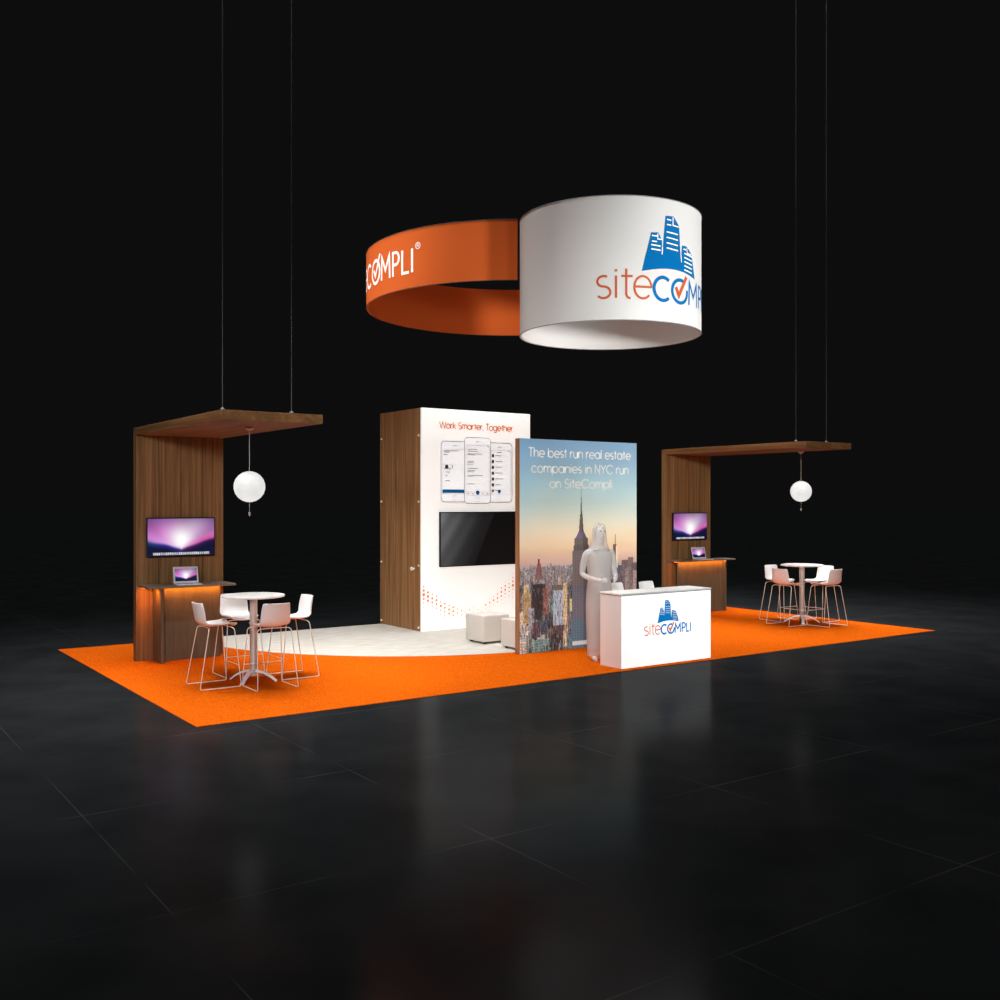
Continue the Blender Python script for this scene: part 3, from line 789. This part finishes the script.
def phone(x0, x1, z0, z1, off, kind):
    body = decal('phone_picture', [rrect(x0, x1, z0, z1, .07)], F, M['paper'], f, off)
    e = []; q = rrect(x0, x1, z0, z1, .07); ribbon(e, q+[q[0]], .013); q = rrect(x0+.018, x1-.018, z0+.018, z1-.018, .055)
    sx0, sx1, sz0, sz1 = x0+.03, x1-.03, z0+.14, z1-.13
    q = R4(sx0, sx1, sz0, sz1); ribbon(e, q+[q[0]], .005)
    cx = (x0+x1)/2
    ribbon(e, [(cx-.04, z1-.07), (cx+.05, z1-.07)], .012)
    q = disc(cx, z0+.07, .04); ribbon(e, q+[q[0]], .006)
    decal('phone_outline', e, F, M['ink_grey'], body, off+.001)
    g = []; dk = []; bl = []
    rs = random.Random(kind)
    if kind == 1:
        for z, a, b in ((.93, .02, .32), (.905, .02, .14), (.86, .02, .1), (.61, .02, .16), (.54, .05, .14), (.48, .05, .1), (.38, .05, .15)):
            zz = z0+(z1-z0)*z*.9; g.append(R4(sx0+a, sx0+b, zz, zz+.014))
        dk.append(disc(sx0+.08, z0+.585, .036)); g.append(R4(sx0+.18, sx0+.2, z0+.565, z0+.61)); g.append(R4(sx0, sx1, z0+.62, z0+.624)); g.append(R4(sx0, sx1, z0+.545, z0+.549))
        bl.append(R4(sx0-.006, sx1+.02, sz0+.01, sz0+.068))
    elif kind == 2:
        for z, b in ((.93, .2), (.89, .22), (.84, .3), (.82, .16), (.69, .14), (.66, .13), (.62, .12), (.55, .22), (.51, .16), (.48, .14), (.41, .32), (.38, .12), (.24, .14)):
            zz = sz0+(sz1-sz0)*(z-.02); g.append(R4(sx0+.03, sx0+.03+b, zz, zz+.011))
        g.append(R4(sx0, sx1, sz0+.055, sz0+.059))
        for k in range(5):
            if k != 2: g.append(R4(sx0+.03+k*.1, sx0+.06+k*.1, sz0+.02, sz0+.035))
        bl.append(disc(cx, sz0+.045, .038))
    else:
        for k in range(7):
            zz = sz1-.10-k*.1; dk.append(R4(sx0+.085, sx0+.135, zz-.02, zz+.035)) if k < 6 else g.append(R4(sx0+.085, sx0+.135, zz-.02, zz+.03))
            g.append(R4(sx0+.16, sx0+.16+rs.uniform(.1, .2), zz+.005, zz+.017))
        g.append(R4(cx-.05, cx+.05, sz1-.04, sz1-.025)); g.append(R4(sx0, sx1, sz0+.055, sz0+.059)); bl.append(disc(cx-.0, sz0+.045, .034))
    g.append(R4(sx1-.05, sx1-.01, sz1-.012, sz1-.002))
    decal('screen_text_lines', g, F, M['ink_grey'], body, off+.001)
    if dk: decal('screen_thumbnails', dk, F, M['ink_dark'], body, off+.002)
    decal('screen_button', bl, F, M['ink_blue'], body, off+.003)
phone(5.655, 6.20, 2.135, 3.145, .002, 1); phone(6.56, 7.105, 2.13, 3.15, .002, 3); phone(6.112, 6.650, 2.108, 3.225, .007, 2)
# halftone swoosh of dots low on the panel
p = []; rs = random.Random(5)
for i in range(27):
    for j in range(15):
        x = 5.32+i*.082; z = .07+j*.068+(i % 2)*.034
        if x > TX1-.03: continue
        top_ = np.interp(x, [5.27, 5.46, 5.67, 5.92, 6.15, 6.47, 6.77, 7.15, 7.5], [.80, .66, .53, .43, .35, .38, .62, .92, 1.05])
        bot = np.interp(x, [5.27, 5.5, 5.78, 6.03, 6.2, 6.5, 6.8, 7.15, 7.5], [.44, .30, .10, .12, .2, .24, .28, .36, .4])
        if not (bot < z < top_): continue
        k = 1-abs((z-bot)/(top_-bot)-.62)*1.3
        lat = .55+.45*abs(x-6.3)/1.0
        r = .027*max(.4, k)*min(1, lat)*(.8+.4*rs.random())
        p.append(disc(x, z, r, 12))
decal('halftone_dot_pattern', p, F, M['dots'], f, .002)
wall_tv(5.60, 1.055, 1.575, .915, TY0-.014, painted_glare(), M['screen_glare'], 'large television with a painted grey glare on its dark screen, on the white tower front')

# ------------------------------------------------------------------ ottomans
def ottoman(x0, x1, y0, y1, h, label):
    t = empty('ottoman', ((x0+x1)/2, (y0+y1)/2, Z1), label=label, cat='seat', group='white cube seats by the tower')
    a, b = (x1-x0)/2, (y1-y0)/2
    obj('cushion', rbox(-a, a, -b, b, .03, h, bev=.022, seg=3), M['ottoman'], t, smooth=.6)
    for sx in (-1, 1):
        for sy in (-1, 1): obj('foot', lathe(mb(), [(0, 0), (.022, 0), (.026, .031), (0, .031)], 12, cx=sx*(a-.07), cy=sy*(b-.07)), M['black'], t, smooth=.6)
ottoman(5.29, 5.78, 2.93, 3.42, .43, 'white cube seat on the pale floor, further one, in front of the white tower')
ottoman(5.33, 5.82, 2.06, 2.55, .43, 'white cube seat on the pale floor, nearer one, partly behind the skyline wall')

# ------------------------------------------------------------------ skyline wall
CX, CY, CW, CZ = 5.175, 1.852, 2.215, 3.03
ph = empty('skyline_wall', (CX, CY, Z0), label='free-standing wall printed with a sunset city skyline and white headline', cat='display wall')
ch = CZ-Z0
obj('frame', rbox(0, CW, .012, .115, 0, ch, bev=.002), M['walnut_t'], ph)
pr = picture('printed_picture', skyline(), CW-.004, ch-.004, M['city'], ph, y=.0105, x0=.002, z0=.002, label='printed city skyline at sunset')
F2 = front(-CX, 0.0095, -Z0)
tx = (text('The best run real estate', .172, .018, x=6.30, y=2.775, sp=.085, align='C', fit=1.93) +
      text('companies in NYC run', .172, .018, x=6.305, y=2.555, sp=.085, align='C', fit=1.84) +
      text('on SiteCompli', .172, .018, x=6.30, y=2.338, sp=.085, align='C', fit=1.18))
decal('headline_lettering', tx, F2, M['ink_white'], pr, 0.0)

# ------------------------------------------------------------------ reception counter
KX0, KX1, KY0, KY1, KZ = 5.505, 7.125, .105, .53, .965
rc = empty('reception_counter', (KX0, KY0, Z0), label='white box reception counter with a glowing front and blue emblem, at the carpet edge', cat='counter')
kw, kd, kh = KX1-KX0, KY1-KY0, KZ-Z0
bm = rbox(0, .03, .012, kd, 0, kh-.032, bev=.001); box(bm, kw-.03, kw, .012, kd, 0, kh-.032, bev=.001); box(bm, .031, kw-.031, kd-.25, kd-.23, 0, kh-.032)
box(bm, .031, kw-.031, .014, kd-.23, 0, .02); box(bm, .031, kw-.031, kd-.23, kd-.02, .45, .47)
obj('body', bm, M['white'], rc)
obj('top', rbox(-.006, kw+.006, -.006, kd, kh-.022, kh, bev=.002), M['white'], rc)
obj('grey_strip', rbox(.004, kw-.004, .004, kd-.01, kh-.031, kh-.0225), M['ink_grey'], rc)  # thin grey strip set back under the top
lp = obj('light_panel', rbox(0, kw, 0, .011, .004, kh-.032, bev=.001), M['light_panel'], rc, label='glowing white front panel')
def printed(m, e):
    c = m.copy(); b = c.node_tree.nodes['Principled BSDF']
    b.inputs['Emission Color'].default_value = b.inputs['Base Color'].default_value; b.inputs['Emission Strength'].default_value = e; return c
logo(.120, front(5.886-KX0, 0, .402-Z0), lp, .0015, mats=(printed(M['ink_orange2'], .4), printed(M['ink_blue'], .7)), wk=1.35)

# ------------------------------------------------------------------ hanging signs
def ring(name, cx, cy, r, z0, z1, a0, a1, m, label, cat='hanging sign', th=.025):
    t = empty(name, (cx, cy, z0), label=label, cat=cat)
    n = 128 if a1-a0 > 6.2 else 96; full = a1-a0 > 6.2
    def shell(rr, zz, mi_, nm, flip):
        pass
    bm = mb(); R_ = []
    for i in range(n if full else n+1):
        a = a0+(a1-a0)*i/n; c, s_ = math.cos(a), math.sin(a)
        R_.append([bm.verts.new((q*c, q*s_, z)) for q, z in ((r, 0), (r, z1-z0), (r-th, z1-z0), (r-th, 0))])
    for i in range(len(R_) if full else len(R_)-1):
        A = R_[i]; B = R_[(i+1) % len(R_)]
        for k in range(4): bm.faces.new((A[k], B[k], B[(k+1) % 4], A[(k+1) % 4]))
    if not full: bm.faces.new(R_[0]); bm.faces.new(R_[-1][::-1])
    fb = obj('fabric', bm, m, t, smooth=.5)
    for z in (0, z1-z0):
        pts = [((r-th/2)*math.cos(a0+(a1-a0)*i/n), (r-th/2)*math.sin(a0+(a1-a0)*i/n), z) for i in range(n if full else n+1)]
        pts2 = [((r+.001)*math.cos(a0+(a1-a0)*i/n), (r+.001)*math.sin(a0+(a1-a0)*i/n), z) for i in range(n if full else n+1)]
        obj('hem', tube(mb(), pts2, .006, 6, closed=full), M['hem'] if m is M['orange_fab'] else M['ink_grey'], t, smooth=1.2)
    return t, fb
dr, dfab = ring('hanging_drum_sign', 6.306, 1.25, 1.27, 4.482, 6.085, 0, 2*PI, M['white_fab'],
                'big white round drum sign with blue emblem hanging above the stand')
logo(.30, cyl(0, 0, 1.27, -3.09, 4.757-4.482), dfab, .003)
orr, ofab = ring('hanging_ring_sign', 6.469, 3.826, 2.36, 5.238, 6.085, math.radians(-62), math.radians(360-124.1), M['orange_fab'],
                 'wide orange ring sign with white lettering hanging beside the white drum')
h = .345; p = []; st_ = .1*h
def S(pts, w): ribbon(p, [(a*h, b*h) for a, b in pts], w*h, st_)
S(arc(-1.66, .745, .27, .225, 55, 270, 14) + arc(-1.66, .27, .29, .25, 90, -145, 14), .1)
S([(-1.95+.86, .02), (-1.95+.86, .98)], .1)
S([(-.62, 1.28), (-.62, .2)] + arc(-.5, .2, .13, .18, 180, 280), .1); S([(-.84, .96), (-.34, .96)], .1)
S([(-.30+.02, .52), (-.30+.72, .52)] + arc(.08, .5, .37, .48, 5, 318, 28), .1)
o_ = .52
S(arc(o_+.46, .5, .46, .5, 48, 312, 24), .14); S(arc(o_+1.46, .5, .45, .5, 0, 360, 34), .14)
S([(o_+1.22, .62), (o_+1.42, .3), (o_+1.95, 1.22)], .13)
S([(o_+2.10, 0), (o_+2.14, 1.0), (o_+2.46, .38), (o_+2.78, 1.0), (o_+2.82, 0)], .12)
S([(o_+3.06, 0), (o_+3.06, 1.0), (o_+3.26, 1.0)] + arc(o_+3.26, .74, .22, .26, 90, -90, 12) + [(o_+3.06, .48)], .12)
S([(o_+3.70, 1.0), (o_+3.70, .03), (o_+4.12, .03)], .12); S([(o_+4.30, 0), (o_+4.30, 1.0)], .12)
decal('white_lettering', p, cyl(0, 0, 2.36, 6.60-.52*h, 5.463-5.238), M['ink_white'], ofab, .003)
p = []
q = arc(o_+4.62, 1.07, .13, .13, 0, 360, 18); S(q, .03)
S([(o_+4.57, 1.0), (o_+4.57, 1.14), (o_+4.63, 1.14)] + arc(o_+4.63, 1.105, .035, .035, 90, -90, 6) + [(o_+4.57, 1.07)], .025); S([(o_+4.62, 1.07), (o_+4.67, 1.0)], .025)
decal('registered_mark', p, cyl(0, 0, 2.36, 6.60-.52*h, 5.463-5.238), M['ink_white'], ofab, .003)

# ------------------------------------------------------------------ the translucent white figure
def skin_body(name, nodes, edges, m, parent, root=0, sub=2):
    me = bpy.data.meshes.new(name)
    me.from_pydata([n[0] for n in nodes], edges, [])
    o = bpy.data.objects.new(name, me); COL.objects.link(o)
    md = o.modifiers.new('skin', 'SKIN'); md.use_smooth_shade = True; md.branch_smoothing = .6
    sv = me.skin_vertices[0].data
    for i, n in enumerate(nodes):
        r = n[1]; sv[i].radius = r if isinstance(r, tuple) else (r, r); sv[i].use_root = (i == root)
    s2 = o.modifiers.new('sub', 'SUBSURF'); s2.levels = sub; s2.render_levels = sub
    dg = bpy.context.evaluated_depsgraph_get(); ev = o.evaluated_get(dg)
    m2 = bpy.data.meshes.new_from_object(ev, preserve_all_data_layers=False, depsgraph=dg)
    bpy.data.objects.remove(o); bpy.data.meshes.remove(me)
    for pl in m2.polygons: pl.use_smooth = True
    m2.name = name
    return obj(name, m2, m, parent)

pe = empty('person', (5.755, .83, Z0), math.radians(-14), label='translucent white person standing with bent arms, beside the left end of the reception counter', cat='person')
nd = []; ed = []
def add(p, r, frm=None):
    nd.append((p, r)); i = len(nd)-1
    if frm is not None: ed.append((frm, i))
    return i
# faces -Y
hip = add((0, .01, .98), (.155, .11))
waist = add((0, .015, 1.12), (.135, .10), hip); chest = add((0, .01, 1.32), (.165, .115), waist)
shb = add((0, .015, 1.45), (.15, .095), chest); nk = add((0, .01, 1.555), .056, shb)
hd0 = add((0, -.005, 1.64), (.072, .085), nk); hd1 = add((0, -.01, 1.74), (.08, .098), hd0); hd2 = add((0, 0, 1.815), (.05, .06), hd1)
for s_ in (-1, 1):
    sh = add((s_*.185, .015, 1.45), .062, shb); ua = add((s_*.225, .03, 1.30), .050, sh); el = add((s_*.245, .04, 1.16), .040, ua)
    fa = add((s_*.20, -.08, 1.12), .036, el); wr = add((s_*.14, -.18, 1.10), .026, fa)
    pa = add((s_*.115, -.225, 1.10), (.022, .034), wr); pb = add((s_*.095, -.265, 1.10), (.016, .032), pa)
    th = add((s_*.20/2, .01, .90), .092, hip); kn0 = add((s_*.105, 0, .70), .078, th); kn = add((s_*.105, -.01, .50), .058, kn0)
    cf = add((s_*.105, .01, .34), .056, kn); an = add((s_*.105, .02, .10), .038, cf); ft = add((s_*.11, -.04, .045), (.036, .038), an); to = add((s_*.115, -.15, .032), (.038, .026), ft)
body = skin_body('body', nd, ed, M['ghost'], pe)
# fingers
for s_ in (-1, 1):
    for k in range(4):
        x0, z0 = s_*.092, 1.125-.017*k
        l = (.07, .078, .074, .06)[k]
        n = [((x0, -.262, z0), .0085), ((x0-s_*.012, -.262-l*.45, z0), .008), ((x0-s_*.035, -.262-l*.72, z0-.004), .0072), ((x0-s_*.052, -.262-l*.72, z0-.008), .006)]
        skin_body('finger', n, [(0, 1), (1, 2), (2, 3)], M['ghost'], body, sub=1)
    n = [((s_*.115, -.225, 1.125), .010), ((s_*.10, -.25, 1.15), .0095), ((s_*.082, -.275, 1.158), .008)]
    skin_body('thumb', n, [(0, 1), (1, 2)], M['ghost'], body, sub=1)
# face, ears and long smooth hair
n = [((0, -.098, 1.735), .010), ((0, -.112, 1.705), .014), ((0, -.10, 1.697), .010)]
skin_body('nose', n, [(0, 1), (1, 2)], M['ghost'], body, sub=1)
for s_ in (-1, 1):
    bm = mb(); bmesh.ops.create_uvsphere(bm, u_segments=14, v_segments=8, radius=.013); obj('eye', bm, M['ink_grey'], body, loc=(s_*.032, -.092, 1.742), smooth=3)
n = [((-.025, -.092, 1.668), .005), ((0, -.098, 1.668), .008), ((.025, -.092, 1.668), .005)]
skin_body('mouth', n, [(0, 1), (1, 2)], M['ghost'], body, sub=1)
bm = mb(); rows = []
for z, rr in ((1.85, .008), (1.846, .034), (1.832, .060), (1.805, .080), (1.765, .092), (1.70, .096), (1.64, .099), (1.58, .108), (1.53, .124), (1.49, .142)):
    row = []
    for j in range(25):
        a = math.radians(-52+284*j/24)
        row.append(bm.verts.new((rr*math.cos(a), .012+rr*1.08*math.sin(a), z)))
    rows.append(row)
for A, B in zip(rows[:-1], rows[1:]):
    for j in range(24): bm.faces.new((A[j], A[j+1], B[j+1], B[j]))
bm.faces.new(rows[0])
bmesh.ops.solidify(bm, geom=bm.faces[:], thickness=.012)
obj('hair', bm, M['ghost'], pe, smooth=1.2)
# long open coat
bm = mb(); rows = []
prof = [(1.50, .13, .09), (1.46, .19, .105), (1.36, .192, .125), (1.2, .165, .12), (1.08, .16, .12), (.95, .178, .13), (.75, .19, .14), (.55, .185, .14), (.38, .18, .135), (.14, .172, .13), (.05, .168, .13)]
for (z, a, b) in prof:
    rows.append([bm.verts.new((a*math.sin(t), .012-b*math.cos(t), z)) for t in [2*PI*j/36 for j in range(36)]])
for A, B in zip(rows[:-1], rows[1:]):
    for j in range(36): bm.faces.new((A[j], A[(j+1) % 36], B[(j+1) % 36], B[j]))
bmesh.ops.solidify(bm, geom=bm.faces[:], thickness=.006)
obj('long_dress', bm, M['ghost'], pe, smooth=1.2)

# ------------------------------------------------------------------ world, lights, camera
w = bpy.data.worlds.new('dark_hall'); SC.world = w; w.use_nodes = True
bg = w.node_tree.nodes['Background']; bg.inputs[0].default_value = (.0041, .0041, .0042, 1); bg.inputs[1].default_value = 1.

for ax, ay, sx, e in ((1.2, 2.2, 5, 330), (11.2, 2.6, 5, 330)):
    top = area('overhead_wash', (ax, ay, 12.5), sx, (0, 0, 0), e, (1, 1, 1), 5); top.data.spread = math.radians(62)
sun = bpy.data.lights.new('floor_lift_sun', 'SUN'); sun.energy = .7; sun.angle = math.radians(40)  # added straight-down fill that lifts the dark floor to the background tone
so = bpy.data.objects.new('floor_lift_sun', sun); COL.objects.link(so); so.location = (0, 0, 20)
spot('front_left', (-6.0, -13.5, 4.6), (1.3, 2.6, 1.5), 4000, 21, .5, .9, (.95, .99, 1))
spot('front_centre', (-6.0, -13.5, 5.6), (6.3, 3.2, 1.7), 3900, 20, .5, .9, (.94, .985, 1))
spot('front_right', (-3.5, -13.5, 5.6), (11.2, 3.0, 1.6), 6400, 19, .5, .9, (.95, .99, 1))
spot('drum_light', (8.4, -13.5, 3.0), (6.8, 1.2, 5.4), 8200, 18, .6, .8)
spot('drum_fill', (-2, -14, 3.2), (6.6, 1.2, 5.5), 500, 14, .6, .4)
spot('ring_light', (-9, 7, 4.0), (4.2, 4.0, 5.7), 5600, 13, .9, .3)
spot('ring_inside_fill', (5.0, -8.6, .9), (4.9, 5.6, 5.45), 560, 24, .7, .3)  # added unseen spot aimed up into the ring to brighten its inside
spot('drum_inside_fill', (5.2, -8.6, .9), (6.4, 2.4, 4.85), 150, 12, .9, .3)  # added unseen spot brightening the drum's inner wall from below
spot('counter_light', (3, -4, 9), (6.2, .5, .95), 950, 14, .7, .3)
spot('left_side_light', (-8, -1, 5.0), (1.2, 2.2, 2.2), 800, 30, .8, .6)
for bx in (1.33, 11.42):
    for dx, dy in ((-.36, -.38), (.40, .45)):
        spot('canopy_fill', (bx+dx, 2.03+dy, 3.0), (bx+dx*1.15, 2.03+dy*1.15, 0), 75, 84, .35, .06)  # added fill for table and stools, no fitting under the canopies
for x0, x1 in ((.64, 1.80), (10.44, 11.9)):
    area('counter_led', ((x0+x1)/2, 4.06, .992), x1-x0-.05, (math.radians(30), 0, 0), 7, (1., .27, .02), .05)

area('counter_side_led', (.735, 4.02, .97), .12, (math.radians(15), 0, 0), 2.2, (1., .25, .02), .1)
cd = bpy.data.cameras.new('camera'); cam = bpy.data.objects.new('camera', cd); COL.objects.link(cam)
cam.location = (-3.139, -9.466, 2.15)
yaw = .9571
fw = Vector((math.cos(yaw), math.sin(yaw), 0))
cam.rotation_euler = fw.to_track_quat('-Z', 'Y').to_euler()
cd.sensor_width = 36; cd.lens = 36*1.005; cd.shift_y = .001; cd.clip_end = 300
SC.camera = cam
vs = SC.view_settings
vs.view_transform = 'Standard'; vs.look = 'None'; vs.gamma = 1; vs.use_curve_mapping = False; vs.exposure = 0
